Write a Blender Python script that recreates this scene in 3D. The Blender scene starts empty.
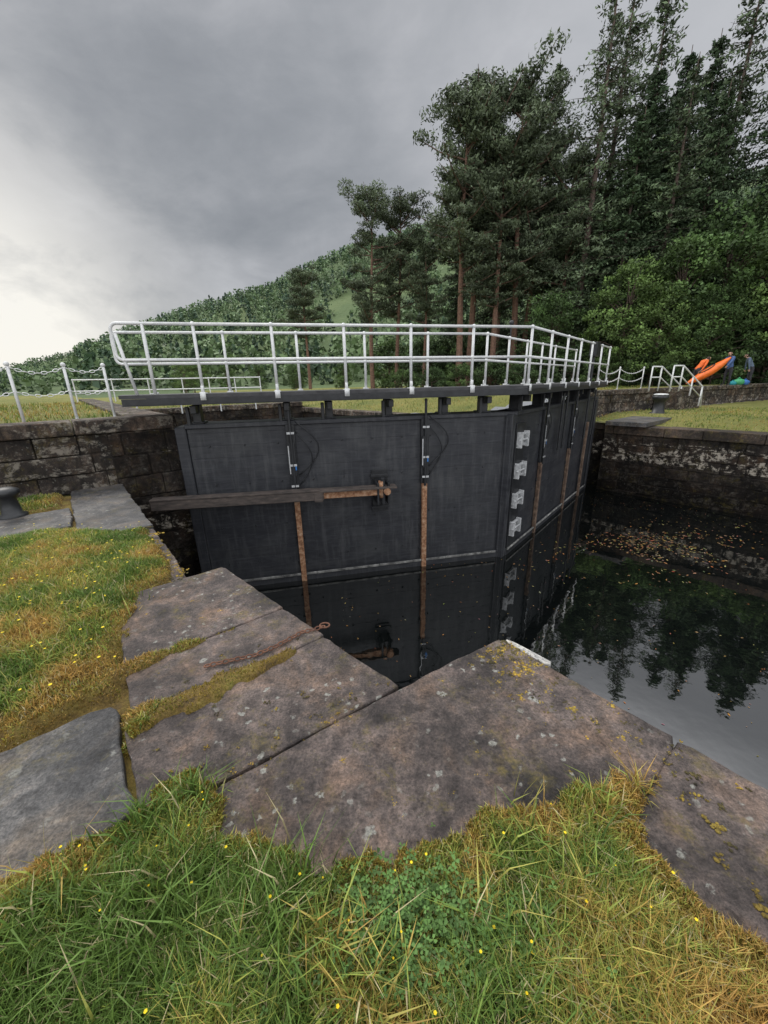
import bpy, bmesh, math, random
import numpy as np
from mathutils import Vector, Matrix
random.seed(7); rng=np.random.default_rng(7)
scene=bpy.context.scene
scene.view_settings.view_transform='Standard'; scene.view_settings.look='None'
scene.view_settings.exposure=0; scene.view_settings.gamma=1
COL=scene.collection

# ------------------------------------------------------------------ lock frame: q across the lock, s along it
PX,PY=.779,.627
def L(q,s): return (q*PX-s*PY, q*PY+s*PX)
def L3(q,s,z): x,y=L(q,s); return Vector((x,y,z))
def toL(x,y): return x*PX+y*PY, -x*PY+y*PX

# ------------------------------------------------------------------ materials
def nd(nt,t,ins=None,**k):
    n=nt.nodes.new(t)
    for a,v in k.items(): setattr(n,a,v)
    if ins:
        for a,v in ins.items():
            if isinstance(v,bpy.types.NodeSocket): nt.links.new(v,n.inputs[a])
            else: n.inputs[a].default_value=v
    return n
def c4(c): return (c[0],c[1],c[2],1.0)
def ramp(nt,fac,stops):
    r=nd(nt,'ShaderNodeValToRGB',{0:fac}); e=r.color_ramp.elements
    while len(e)<len(stops): e.new(.5)
    for i,(p,c) in enumerate(stops):
        e[i].position=p; e[i].color=c4(c) if not isinstance(c,(int,float)) else (c,c,c,1)
    return r.outputs[0]
def mixc(nt,f,a,b,blend='MIX'):
    m=nt.nodes.new('ShaderNodeMix'); m.data_type='RGBA'; m.blend_type=blend
    for i,v in ((0,f),(6,a),(7,b)):
        if isinstance(v,bpy.types.NodeSocket): nt.links.new(v,m.inputs[i])
        else: m.inputs[i].default_value=v if i==0 else c4(v)
    return m.outputs[2]
def noise(nt,vec,scale,detail=4,rough=.55,dist=0):
    return nd(nt,'ShaderNodeTexNoise',{'Vector':vec,'Scale':scale,'Detail':detail,'Roughness':rough,'Distortion':dist}).outputs[0]
def math_(nt,op,a,b=0):
    n=nt.nodes.new('ShaderNodeMath'); n.operation=op
    for i,v in ((0,a),(1,b)):
        if isinstance(v,bpy.types.NodeSocket): nt.links.new(v,n.inputs[i])
        else: n.inputs[i].default_value=v
    return n.outputs[0]
def newmat(name):
    m=bpy.data.materials.new(name); m.use_nodes=True; nt=m.node_tree
    b=nt.nodes['Principled BSDF']; tc=nd(nt,'ShaderNodeTexCoord').outputs['Object']
    return m,nt,b,tc
def bump(nt,b,h,strength,dist):
    n=nd(nt,'ShaderNodeBump',{'Strength':strength,'Distance':dist,'Height':h}); nt.links.new(n.outputs[0],b.inputs['Normal'])
def pmat(name,stops,scale=4,detail=5,rough=.7,bs=0,bscale=30,bdist=.01,attr=False,metal=0,stretch=None,spec=None,streak=0):
    m,nt,b,tc=newmat(name)
    v=tc
    if stretch: v=nd(nt,'ShaderNodeMapping',{'Vector':tc,'Scale':stretch}).outputs[0]
    c=ramp(nt,noise(nt,v,scale,detail,.62),stops)
    if streak:
        v2=nd(nt,'ShaderNodeMapping',{'Vector':tc,'Scale':(1,1,.12)}).outputs[0]
        c=mixc(nt,math_(nt,'MULTIPLY',ramp(nt,noise(nt,v2,9,5,.7),[(.5,0.0),(.72,1.0)]),streak),c,(.11,.112,.115))
        c=mixc(nt,math_(nt,'MULTIPLY',ramp(nt,noise(nt,tc,1.3,5,.7,.5),[(.48,0.0),(.7,1.0)]),streak),c,(.075,.078,.08))
    if attr:
        a=nd(nt,'ShaderNodeAttribute',attribute_name='Col').outputs[0]; c=mixc(nt,1.0,c,a,'MULTIPLY')
    nt.links.new(c,b.inputs['Base Color']); b.inputs['Roughness'].default_value=rough; b.inputs['Metallic'].default_value=metal
    if spec is not None: b.inputs['Specular IOR Level'].default_value=spec
    if bs: bump(nt,b,noise(nt,v,bscale,5,.65),bs,bdist)
    return m
def stonemat(name,dark,light,lichen=.5,moss=.5,bs=.6,attr=False,rough=.78,stain=0,streak=0,wet=None,band=None,rlo=.3,spec=.5):
    m,nt,b,tc=newmat(name)
    n1=noise(nt,tc,1.5,6,.65,.4); n2=noise(nt,tc,13,7,.75); n3=noise(nt,tc,85,4,.75)
    mid=[(x+y)/2 for x,y in zip(dark,light)]
    base=ramp(nt,n1,[(.36,dark),(.5,mid),(.62,light)])
    base=mixc(nt,.7,base,ramp(nt,noise(nt,tc,3.4,5,.6,.6),[(.38,(.45,.45,.48)),(.5,(1,1,1)),(.64,(1.4,1.15,.9))]),'MULTIPLY')
    base=mixc(nt,.9,base,ramp(nt,n2,[(.32,(.3,.28,.28)),(.48,(.9,.9,.9)),(.66,(1.65,1.58,1.5))]),'MULTIPLY')
    base=mixc(nt,.85,base,ramp(nt,n3,[(.32,(.35,.35,.35)),(.5,(1,1,1)),(.66,(1.6,1.58,1.55))]),'MULTIPLY')
    if attr:
        a=nd(nt,'ShaderNodeAttribute',attribute_name='Col').outputs[0]; base=mixc(nt,1.0,base,a,'MULTIPLY')
    if streak:
        v2=nd(nt,'ShaderNodeMapping',{'Vector':tc,'Scale':(1,1,.15)}).outputs[0]
        base=mixc(nt,math_(nt,'MULTIPLY',ramp(nt,noise(nt,v2,3.5,5,.7),[(.42,0.0),(.6,1.0)]),streak),base,(.012,.011,.010))
    if wet:
        z=nd(nt,'ShaderNodeSeparateXYZ',{0:tc}).outputs[2]
        zz=math_(nt,'ADD',z,math_(nt,'MULTIPLY',noise(nt,tc,1.2,4,.7),.8))
        mr=nd(nt,'ShaderNodeMapRange',{'Value':zz,'From Min':wet[0],'From Max':wet[1],'To Min':.16,'To Max':1.0}).outputs[0]
        base=mixc(nt,1.0,base,nd(nt,'ShaderNodeCombineXYZ',{0:mr,1:mr,2:mr}).outputs[0],'MULTIPLY')
    if lichen:
        off=nd(nt,'ShaderNodeVectorMath',{0:nd(nt,'ShaderNodeTexNoise',{'Vector':tc,'Scale':22.0,'Detail':4.0}).outputs['Color'],1:(.06,.06,.06)},operation='MULTIPLY').outputs[0]
        tv=nd(nt,'ShaderNodeVectorMath',{0:tc,1:off},operation='ADD').outputs[0]
        for sc,t0,ga,gb,sd_ in ((15.0,.34,.47,.56,2.3),(5.5,.27,.46,.54,1.7)):
            v=nd(nt,'ShaderNodeTexVoronoi',{'Vector':tv,'Scale':sc,'Randomness':1.0}).outputs['Distance']
            vv=math_(nt,'ADD',v,math_(nt,'MULTIPLY',noise(nt,tc,sc*5,4,.8),.38))
            sp=ramp(nt,vv,[(t0,1.0),(t0+.07,0.0)])
            g=ramp(nt,noise(nt,tc,sd_,3),[(ga,0.0),(gb,1.0)])
            f=math_(nt,'MULTIPLY',math_(nt,'MULTIPLY',sp,g),lichen)
            base=mixc(nt,f,base,ramp(nt,n3,[(.35,(.17,.17,.155)),(.6,(.42,.42,.38))]))
    if stain:
        mp=nd(nt,'ShaderNodeMapping',{'Vector':tc,'Scale':(1,1,2.2)}).outputs[0]
        f=ramp(nt,noise(nt,mp,1.5,6,.75,.6),[(.48,0.0),(.54,1.0)])
        f2=ramp(nt,noise(nt,tc,7,5,.75),[(.47,0.0),(.56,1.0)])
        ff=math_(nt,'MULTIPLY',math_(nt,'MULTIPLY',f,f2),stain)
        if band:
            z=nd(nt,'ShaderNodeSeparateXYZ',{0:tc}).outputs[2]
            w=nd(nt,'ShaderNodeMath',{0:z,1:band[0],2:band[1]},operation='COMPARE').outputs[0]
            ff=math_(nt,'MULTIPLY',ff,math_(nt,'ADD',math_(nt,'MULTIPLY',w,.92),.08))
        base=mixc(nt,ff,base,(.42,.38,.32))
    if moss:
        f=ramp(nt,noise(nt,tc,2.6,8,.84,.2),[(.535,0.0),(.60,1.0)])
        f=math_(nt,'MULTIPLY',f,ramp(nt,n2,[(.42,.25),(.56,1.0)]))
        base=mixc(nt,math_(nt,'MULTIPLY',f,moss),base,ramp(nt,noise(nt,tc,40,3),[(.35,(.05,.05,.015)),(.65,(.22,.17,.04))]))
    nt.links.new(base,b.inputs['Base Color'])
    nt.links.new(ramp(nt,n2,[(.3,rough-rlo),(.7,min(rough+.1,1))]),b.inputs['Roughness'])
    b.inputs['Specular IOR Level'].default_value=spec
    h=math_(nt,'ADD',math_(nt,'MULTIPLY',n2,1.0),math_(nt,'MULTIPLY',n3,.4))
    bump(nt,b,h,bs,.025)
    return m
def leafmat(name,rough=.6,transl=.25):
    m,nt,b,tc=newmat(name)
    a=nd(nt,'ShaderNodeAttribute',attribute_name='Col').outputs[0]
    nt.links.new(a,b.inputs['Base Color']); b.inputs['Roughness'].default_value=rough
    b.inputs['Specular IOR Level'].default_value=.25
    if transl:
        t=nd(nt,'ShaderNodeBsdfTranslucent',{'Color':a}); mx=nd(nt,'ShaderNodeMixShader',{0:transl})
        nt.links.new(b.outputs[0],mx.inputs[1]); nt.links.new(t.outputs[0],mx.inputs[2])
        nt.links.new(mx.outputs[0],nt.nodes['Material Output'].inputs[0])
    return m

M_cop=stonemat('coping_sandstone',(.045,.038,.037),(.185,.148,.135),.85,.6,1.0)
M_slate=stonemat('dark_slab',(.035,.036,.04),(.12,.118,.118),.5,.35,.7,rough=.7)
M_wall=stonemat('masonry_brown',(.030,.024,.021),(.10,.075,.06),.35,.35,.9,attr=True,streak=.8,stain=.5,rlo=.1,spec=.3)
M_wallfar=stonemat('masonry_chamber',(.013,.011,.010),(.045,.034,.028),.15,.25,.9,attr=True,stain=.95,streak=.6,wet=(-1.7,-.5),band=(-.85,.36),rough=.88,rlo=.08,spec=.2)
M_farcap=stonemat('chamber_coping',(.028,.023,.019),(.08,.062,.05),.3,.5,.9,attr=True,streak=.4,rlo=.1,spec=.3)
M_mortar=stonemat('wall_core',(.015,.013,.012),(.035,.031,.028),0,.2,.5,rlo=.05,spec=.2)
M_pale=stonemat('pale_granite',(.35,.35,.34),(.5,.5,.48),0,.05,.4)
M_gate=pmat('tarred_timber',[(.25,(.013,.014,.018)),(.5,(.022,.024,.030)),(.7,(.040,.042,.049)),(.85,(.07,.07,.072))],3,7,.5,.35,16,.006,stretch=(1,1,9),attr=True,streak=.42)
M_black=pmat('black_steel',[(.3,(.010,.011,.013)),(.7,(.03,.032,.036))],8,4,.45,.15,40,.004)
M_rust=pmat('rusty_steel',[(.3,(.13,.055,.03)),(.5,(.33,.17,.09)),(.7,(.50,.35,.24))],14,5,.85,.4,60,.004)
M_oldrust=pmat('stained_timber',[(.3,(.05,.032,.024)),(.5,(.13,.085,.06)),(.7,(.24,.17,.12))],9,5,.85,.4,60,.004)
M_tim=pmat('weathered_timber',[(.3,(.035,.03,.028)),(.6,(.10,.08,.07)),(.8,(.20,.15,.12))],5,5,.75,.5,20,.006,stretch=(1,1,4))
M_white=pmat('painted_rail',[(.3,(.58,.6,.61)),(.55,(.72,.73,.73)),(.75,(.8,.8,.8))],12,4,.42,.1,60,.002)
M_galv=pmat('galvanised_steel',[(.3,(.35,.36,.37)),(.6,(.58,.59,.6))],18,4,.45,.15,60,.002,metal=.2)
M_blue=pmat('blue_label',[(.3,(.02,.12,.4)),(.6,(.03,.18,.5))],10,2,.5)
M_grass=leafmat('grass_blade',.55,.3)
M_leaf=leafmat('foliage',.6,0)
M_bark=pmat('bark',[(.3,(.06,.045,.038)),(.6,(.14,.10,.08))],6,4,.9,.5,20,.03,attr=True)
M_turf,nt,b,tc=newmat('turf_soil')
cc=ramp(nt,noise(nt,tc,5,6,.7),[(.3,(.07,.05,.03)),(.45,(.19,.13,.035)),(.6,(.25,.20,.05)),(.75,(.13,.15,.035))])
cc=mixc(nt,.7,cc,ramp(nt,noise(nt,tc,70,4,.7),[(.3,(.35,.35,.35)),(.7,(1.6,1.5,1.4))]),'MULTIPLY')
nt.links.new(cc,b.inputs['Base Color']); b.inputs['Roughness'].default_value=.95; bump(nt,b,noise(nt,tc,60,5,.75),.9,.03)
M_field,nt,b,tc=newmat('meadow')
cc=ramp(nt,noise(nt,tc,.35,7,.7),[(.3,(.12,.155,.035)),(.5,(.22,.225,.055)),(.7,(.29,.265,.08))])
cc=mixc(nt,.6,cc,ramp(nt,noise(nt,tc,14,5,.75),[(.3,(.5,.5,.45)),(.7,(1.4,1.35,1.3))]),'MULTIPLY')
nt.links.new(cc,b.inputs['Base Color']); b.inputs['Roughness'].default_value=.95; bump(nt,b,noise(nt,tc,9,6,.8),1,.12)
M_hill=pmat('hillside',[(.3,(.05,.085,.035)),(.5,(.09,.135,.05)),(.7,(.14,.18,.07))],.02,7,.95,.8,.4,1.5)

# ------------------------------------------------------------------ mesh helpers
def link(o,parent=None):
    COL.objects.link(o)
    if parent: o.parent=parent
    return o
def empty(name,loc=(0,0,0)):
    e=bpy.data.objects.new(name,None); e.location=loc; e.empty_display_size=.3; return link(e)
def mesh_np(name,V,Fs,col=None,mi=None,mats=(),smooth=False):
    me=bpy.data.meshes.new(name); V=np.asarray(V,dtype=np.float32)
    me.vertices.add(len(V)); me.vertices.foreach_set('co',V.ravel())
    loops=np.concatenate([f.ravel() for f in Fs]).astype(np.int32)
    tot=np.concatenate([np.full(len(f),f.shape[1]) for f in Fs])
    st=np.concatenate([[0],np.cumsum(tot)[:-1]]).astype(np.int32)
    me.loops.add(len(loops)); me.loops.foreach_set('vertex_index',loops)
    me.polygons.add(len(tot)); me.polygons.foreach_set('loop_start',st)
    if mi is not None: me.polygons.foreach_set('material_index',np.asarray(mi,dtype=np.int32))
    me.polygons.foreach_set('use_smooth',np.full(len(tot),bool(smooth)))
    me.update(calc_edges=True)
    if col is not None:
        a=me.color_attributes.new('Col','FLOAT_COLOR','POINT')
        c=np.ones((len(V),4),dtype=np.float32); c[:,:3]=col; a.data.foreach_set('color',c.ravel())
    for m in mats: me.materials.append(m)
    me.validate(); return me
class MB:
    def __init__(s): s.v=[]; s.f=[]; s.c=[]
    def add(s,vs,fs,col=(1,1,1)):
        o=len(s.v); s.v+= [tuple(v) for v in vs]; s.f+=[tuple(i+o for i in f) for f in fs]; s.c+=[tuple(col)]*len(vs)
    def obox(s,o,ex,ey,ez,col=(1,1,1)):
        o=Vector(o);ex=Vector(ex);ey=Vector(ey);ez=Vector(ez)
        vs=[o,o+ex,o+ex+ey,o+ey,o+ez,o+ex+ez,o+ex+ey+ez,o+ey+ez]
        fs=[(0,3,2,1),(4,5,6,7),(0,1,5,4),(1,2,6,5),(2,3,7,6),(3,0,4,7)]
        if ex.cross(ey).dot(ez)<0: fs=[f[::-1] for f in fs]
        s.add(vs,fs,col)
    def box(s,c,size,e=(1,0,0),col=(1,1,1)):
        e=Vector(e).normalized(); n=Vector((-e.y,e.x,0)); k=Vector((0,0,1)); c=Vector(c)
        s.obox(c-e*size[0]/2-n*size[1]/2-k*size[2]/2,e*size[0],n*size[1],k*size[2],col)
    def cyl(s,p0,p1,r0,r1=None,n=10,col=(1,1,1)):
        s.tube([p0,p1],[r0,r1 if r1 is not None else r0],n,col)
    def tube(s,pts,r,n=8,col=(1,1,1),closed=False):
        pts=[Vector(p) for p in pts]; m=len(pts)
        rr=r if isinstance(r,(list,tuple)) else [r]*m
        vs=[];up=None
        for i,p in enumerate(pts):
            if closed: t=pts[(i+1)%m]-pts[i-1]
            else: t=pts[min(i+1,m-1)]-pts[max(i-1,0)]
            t=t.normalized()
            if up is None:
                up=Vector((0,0,1)) if abs(t.z)<.9 else Vector((1,0,0))
            x=t.cross(up)
            if x.length<1e-4: x=t.cross(Vector((0,1,0)))
            x.normalize(); y=x.cross(t).normalized(); up=y
            for k in range(n):
                a=2*math.pi*k/n; vs.append(p+(x*math.cos(a)+y*math.sin(a))*rr[i])
        fs=[]
        for i in range(m if closed else m-1):
            j=(i+1)%m
            for k in range(n):
                k2=(k+1)%n; fs.append((i*n+k,i*n+k2,j*n+k2,j*n+k))
        if not closed:
            fs.append(tuple(range(n))[::-1]); fs.append(tuple((m-1)*n+k for k in range(n)))
        s.add(vs,fs,col)
    def ball(s,c,r,sc=(1,1,1),nu=10,nv=7,col=(1,1,1),jit=0):
        c=Vector(c); vs=[];fs=[]
        for j in range(nv+1):
            ph=math.pi*j/nv
            for i in range(nu):
                th=2*math.pi*i/nu; k=1+random.uniform(-jit,jit) if 0<j<nv else 1
                vs.append(c+Vector((math.sin(ph)*math.cos(th)*sc[0],math.sin(ph)*math.sin(th)*sc[1],math.cos(ph)*sc[2]))*r*k)
        for j in range(nv):
            for i in range(nu):
                i2=(i+1)%nu; fs.append((j*nu+i,(j+1)*nu+i,(j+1)*nu+i2,j*nu+i2))
        s.add(vs,fs,col)
    def obj(s,name,mat,parent=None,bevel=0,smooth=False,seg=1):
        me=bpy.data.meshes.new(name); me.from_pydata(s.v,[],s.f); me.update()
        a=me.color_attributes.new('Col','FLOAT_COLOR','POINT')
        a.data.foreach_set('color',np.array([list(c)+[1] for c in s.c],dtype=np.float32).ravel())
        me.materials.append(mat)
        if smooth:
            for p in me.polygons: p.use_smooth=len(p.vertices)<=4
        o=link(bpy.data.objects.new(name,me),parent)
        if bevel:
            b=o.modifiers.new('bevel','BEVEL'); b.width=bevel; b.segments=seg; b.limit_method='ANGLE'
        return o
def vnoise(x,y,seed=0):
    x=np.asarray(x,float);y=np.asarray(y,float); xi=np.floor(x).astype(np.int64); yi=np.floor(y).astype(np.int64)
    fx=x-xi; fy=y-yi; fx=fx*fx*(3-2*fx); fy=fy*fy*(3-2*fy)
    def h(a,b):
        n=(a*374761393+b*668265263+seed*1442695041)&0xffffffff
        n=((n^(n>>13))*1274126177)&0xffffffff
        return ((n^(n>>16))&0xffff)/65535.0
    return (h(xi,yi)*(1-fx)+h(xi+1,yi)*fx)*(1-fy)+(h(xi,yi+1)*(1-fx)+h(xi+1,yi+1)*fx)*fy
def fbm(x,y,seed=0,o=4):
    t=0;a=.5
    for i in range(o): t=t+a*vnoise(x*2**i,y*2**i,seed+i); a*=.5
    return t/(1-.5**o)
def sstep(a,b,x): t=np.clip((x-a)/(b-a),0,1); return t*t*(3-2*t)
def sd_poly(X,Y,poly):
    X=np.asarray(X,float);Y=np.asarray(Y,float); D=np.full(X.shape,1e9); ins=np.zeros(X.shape,bool); n=len(poly)
    for i in range(n):
        ax,ay=poly[i]; bx,by=poly[(i+1)%n]; dx,dy=bx-ax,by-ay
        t=np.clip(((X-ax)*dx+(Y-ay)*dy)/(dx*dx+dy*dy+1e-12),0,1)
        D=np.minimum(D,np.hypot(X-ax-t*dx,Y-ay-t*dy))
        c=((ay>Y)!=(by>Y))&(X<(bx-ax)*(Y-ay)/((by-ay) if by!=ay else 1e-12)+ax); ins^=c
    return np.where(ins,D,-D)

# ------------------------------------------------------------------ near bank
T1=[(-3.09,4.29),(-2.33,3.34),(-1.93,2.66),(-1.74,2.13),(-1.52,1.72),(-1.70,1.60),(-1.80,1.46),L(-7,2.24),L(-7,5.9),L(-.35,5.92)]
T2=[L(-7,1.44),(-1.35,.88),(-1.09,1.0),(-1.0,1.12),(-1.03,1.235),(-.84,1.265),(-.66,1.105),(-.50,.97),(-.2,.92),(.17,1.0),(.375,1.06),(.71,1.12),(.95,1.20),(1.07,1.12),(.95,.93),(.985,.81),(1.1,.62),L(1.26,-.6),L(1.3,-6),L(-7,-6)]
T3=[L(.0,3.5),L(.40,3.56),L(.50,3.9),L(.46,4.6),L(.44,5.2),L(-.3,5.3),L(-.2,4.2)]
T4=[L(-7,7.05),L(-.32,7.0),L(-.3,8.05),L(-7,8.15)]
T5=[L(-.1,2.41),L(.3,2.42),L(.73,2.45),L(.3,2.50),L(-.1,2.54)]
T6=[L(-.12,1.86),L(.4,1.88),L(.82,1.95),L(.4,2.04),L(-.12,2.12)]
TP=[(T1,0),(T2,0),(T3,.02),(T4,0),(T5,.012),(T6,.025)]
def turf(X,Y):
    m=np.full(np.shape(X),-9.0)
    for p,o in TP: m=np.maximum(m,sd_poly(X,Y,p)+o)
    return m+(vnoise(X*8,Y*8,3)-.5)*.10+(vnoise(X*26,Y*26,5)-.5)*.05
def turfz(X,Y,m): return -.06+.085*sstep(-.035,.06,m)+.03*sstep(0,.5,m)*(fbm(X*3,Y*3,9)-.3)+.012*(vnoise(X*30,Y*30,8)-.5)
def edge_q(s):
    s=np.asarray(s,float)
    return np.where(s<1.22,1.88,np.where(s<3.47,1.13-(s-1.29)*.124,.56))
qs=np.arange(-6,1.9,.025); ss=np.arange(-1.8,8.1,.025); Q,S=np.meshgrid(qs,ss)
X=Q*PX-S*PY; Y=Q*PY+S*PX; m=turf(X,Y); Z=turfz(X,Y,m)
nq,ns=len(qs),len(ss); idx=np.arange(nq*ns).reshape(ns,nq)
F=np.stack([idx[:-1,:-1],idx[:-1,1:],idx[1:,1:],idx[1:,:-1]],-1).reshape(-1,4)
ok=(Q<edge_q(S)-.05); okf=(ok[:-1,:-1]&ok[:-1,1:]&ok[1:,1:]&ok[1:,:-1]).ravel()
me=mesh_np('turf',np.stack([X,Y,Z],-1).reshape(-1,3),[F[okf]],mats=[M_turf],smooth=True)
link(bpy.data.objects.new('ground',me))

def prism(name,pts,z0,z1,mat,parent=None,bev=0):
    bm=bmesh.new(); vs=[bm.verts.new((x,y,z1)) for x,y in pts]; f=bm.faces.new(vs)
    if f.normal.z<0: f.normal_flip()
    bm.normal_update()
    r=bmesh.ops.extrude_face_region(bm,geom=[f]); nv=[v for v in r['geom'] if isinstance(v,bmesh.types.BMVert)]
    for v in nv: v.co.z=z0
    bmesh.ops.recalc_face_normals(bm,faces=bm.faces)
    if bev:
        es=[e for e in bm.edges if all(abs(v.co.z-z1)<1e-5 for v in e.verts)]
        bmesh.ops.bevel(bm,geom=es,offset=bev,segments=3,affect='EDGES',profile=.6)
    me=bpy.data.meshes.new(name); bm.to_mesh(me); bm.free(); me.materials.append(mat)
    return link(bpy.data.objects.new(name,me),parent)
def slab(name,corn,ztop,thick,mat,jit=.010,bev=.014):
    pts=[]; n=len(corn)
    for i in range(n):
        a=Vector(L(*corn[i])); b=Vector(L(*corn[(i+1)%n])); d=(b-a); k=max(1,int(d.length/.05)); nn=Vector((-d.y,d.x)).normalized()
        for j in range(k):
            p=a+d*j/k
            off=(float(vnoise(p.x*4,p.y*4,21))-.5)*jit*3.5+(float(vnoise(p.x*16,p.y*16,22))-.5)*jit*2+(random.random()-.5)*jit*.8
            if j==0: p=p+d.normalized()*.015
            pts.append(tuple(p+nn*off))
    return prism(name,pts,ztop-thick,ztop,mat,bev=bev)
core=prism('lock_wall',[L(-30,-25),L(1.85,-25),L(1.85,1.16),L(1.1,1.25),L(.83,3.44),L(.53,3.46),L(.53,8.25),L(-30,8.25)],-4,-.12,M_mortar)
slab('coping_stone',[(-.06,1.99),(1.045,1.975),(.99,2.46),(-.05,2.472)],.0,.42,M_cop,jit=.005)
slab('coping_stone',[(-.05,2.485),(.985,2.473),(.866,3.5),(.56,3.5),(.05,3.5)],.004,.42,M_cop,jit=.005)
slab('coping_stone',[(-.1,1.41),(.2,1.385),(1.14,1.30),(1.048,1.963),(-.1,1.98)],-.002,.42,M_cop,jit=.005)
slab('coping_stone',[(-.35,.22),(1.895,.215),(1.906,1.19),(1.15,1.29),(.2,1.375),(-.35,1.40)],.004,.45,M_cop,bev=.02,jit=.006)
slab('coping_stone',[(.6,-1.5),(1.9,-1.5),(1.9,.202),(.6,.208)],.0,.45,M_cop,bev=.02,jit=.006)
slab('coping_stone',[(.6,-3.6),(1.9,-3.6),(1.9,-1.515),(.6,-1.515)],.0,.45,M_cop)
slab('coping_stone',[(.3,3.52),(.57,3.52),(.57,4.4),(.3,4.4)],-.03,.42,M_cop)
slab('coping_stone',[(.27,4.42),(.57,4.42),(.57,5.28),(.27,5.28)],-.04,.42,M_cop)
slab('paving_slab',[(-2.7,1.48),(-.13,1.48),(-.12,2.2),(-2.7,2.2)],.004,.2,M_slate)
slab('paving_slab',[(-.17,5.32),(.57,5.3),(.57,6.6),(-.17,6.6)],.0,.3,M_slate)
slab('paving_slab',[(-.17,6.62),(.57,6.62),(.57,8.2),(-.17,8.2)],-.005,.3,M_slate)
slab('paving_slab',[(-1.7,5.95),(-.2,5.95),(-.2,6.95),(-1.7,6.95)],.005,.2,M_slate)
slab('paving_slab',[(-4.7,5.95),(-1.72,5.95),(-1.72,6.95),(-4.7,6.95)],-.003,.2,M_slate)
slab('granite_cill',[(1.915,.85),(1.965,.85),(1.965,1.17),(1.915,1.17)],-.012,.4,M_pale,jit=.003)

# grass blades -------------------------------------------------------------
def blades(P,H,W,C,bend=.6):
    n=len(P); th=rng.uniform(0,2*np.pi,n); ph=rng.uniform(0,2*np.pi,n)
    d=np.stack([np.cos(th),np.sin(th),np.zeros(n)],-1); w=np.stack([np.cos(ph),np.sin(ph),np.zeros(n)],-1)*W[:,None]
    b=rng.uniform(.1,bend,n)[:,None]*H[:,None]
    up=np.array([0,0,1.])
    mid=P+up*H[:,None]*.55+d*b*.35; tip=P+up*(H[:,None]*(1-.25*b/H[:,None]))+d*b*1.1
    V=np.stack([P-w,P+w,mid-w*.75,mid+w*.75,tip],1).reshape(-1,3)
    o=(np.arange(n)*5)[:,None]
    F=np.concatenate([o+[0,1,3],o+[0,3,2],o+[2,3,4]])
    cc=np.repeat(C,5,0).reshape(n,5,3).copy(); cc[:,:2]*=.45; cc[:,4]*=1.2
    return V,F,np.clip(cc,0,.8).reshape(-1,3)
def sample(n,x0,x1,y0,y1,minm=0.0):
    x=rng.uniform(x0,x1,n); y=rng.uniform(y0,y1,n); m=turf(x,y); q,s=toL(x,y)
    k=(m>minm)&(q<edge_q(s)-.03); return x[k],y[k],m[k]
def grasscol(x,y,m,sh=0):
    n=len(x); g=.5+1.25*(fbm(x*2.2+7,y*2.2,31)-.5)+.8*(fbm(x*7,y*7,35)-.5)+rng.normal(0,.14,n)-.30*np.exp(-np.maximum(m,0)/.10)+sh
    g=g-.24*sstep(.25,.9,x)*(y<1.5)-.20*sstep(-.85,-1.3,x)*sstep(.7,.9,y)*(y<1.3)+.10*sstep(.4,-.4,x)*(y<.85)
    c0=np.array([.54,.34,.10]);c1=np.array([.52,.45,.12]);c2=np.array([.32,.40,.08]);c3=np.array([.14,.235,.05])
    t=np.clip((g-.17)/.47,0,1)*3
    C=np.where(t[:,None]<1,c0+(c1-c0)*t[:,None],np.where(t[:,None]<2,c1+(c2-c1)*(t[:,None]-1),c2+(c3-c2)*(t[:,None]-2)))
    dry=rng.random(n)<.08; C[dry]=np.array([.58,.50,.29])
    return C*rng.uniform(.5,1.25,n)[:,None]
Vs=[];Fs=[];Cs=[];off=0
def addb(r):
    global off
    V,F_,C=r; Vs.append(V);Fs.append(F_+off);Cs.append(C);off+=len(V)
for (n,x0,x1,y0,y1,hs,ws,sh) in [(170000,-1.7,1.5,.3,1.4,.082,.0018,.02),(150000,-4.2,-1.2,1.3,4.6,.08,.0026,.03),(50000,-7,-3,3,6.6,.09,.004,.03),(40000,-3.4,-.4,1.4,5.4,.03,.002,-.28)]:
    x,y,m=sample(n,x0,x1,y0,y1,-.005); k=len(x)
    H=hs*rng.uniform(.35,1.3,k)*(.25+.75*sstep(0,.25,m))*(.35+1.3*fbm(x*2.2,y*2.2,55))
    P=np.stack([x,y,turfz(x,y,m)-.004],-1)
    addb(blades(P,H,ws*rng.uniform(.6,1.4,k),grasscol(x,y,m,sh),1.0))
for (cx,cy,r,k,h) in [(-.33,.72,.16,300,.2),(-.75,.72,.2,360,.19),(.35,.62,.2,240,.16),(1.02,1.13,.04,90,.12),(-.95,1.0,.10,130,.15),(.62,.78,.14,140,.14),(-.1,.58,.15,220,.16),(-1.1,.78,.12,160,.17),(-.78,1.12,.08,120,.11),(.5,.95,.12,100,.12),(.8,1.02,.08,90,.12),(-2.2,2.6,.3,160,.15),(-2.9,3.2,.5,260,.16),(-2.1,1.9,.3,200,.14)]:
    x=rng.normal(cx,r*.5,k); y=rng.normal(cy,r*.5,k); m=turf(x,y); z=turfz(x,y,np.maximum(m,0)); C=grasscol(x,y,np.full(k,.3),.12)
    addb(blades(np.stack([x,y,z],-1),h*rng.uniform(.5,1.1,k),.003*rng.uniform(.7,1.4,k),C,1.3))
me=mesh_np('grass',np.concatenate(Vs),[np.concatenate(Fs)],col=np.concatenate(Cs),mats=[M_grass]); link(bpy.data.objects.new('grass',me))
Vs=[];Fs=[];Cs=[];off=0
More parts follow.
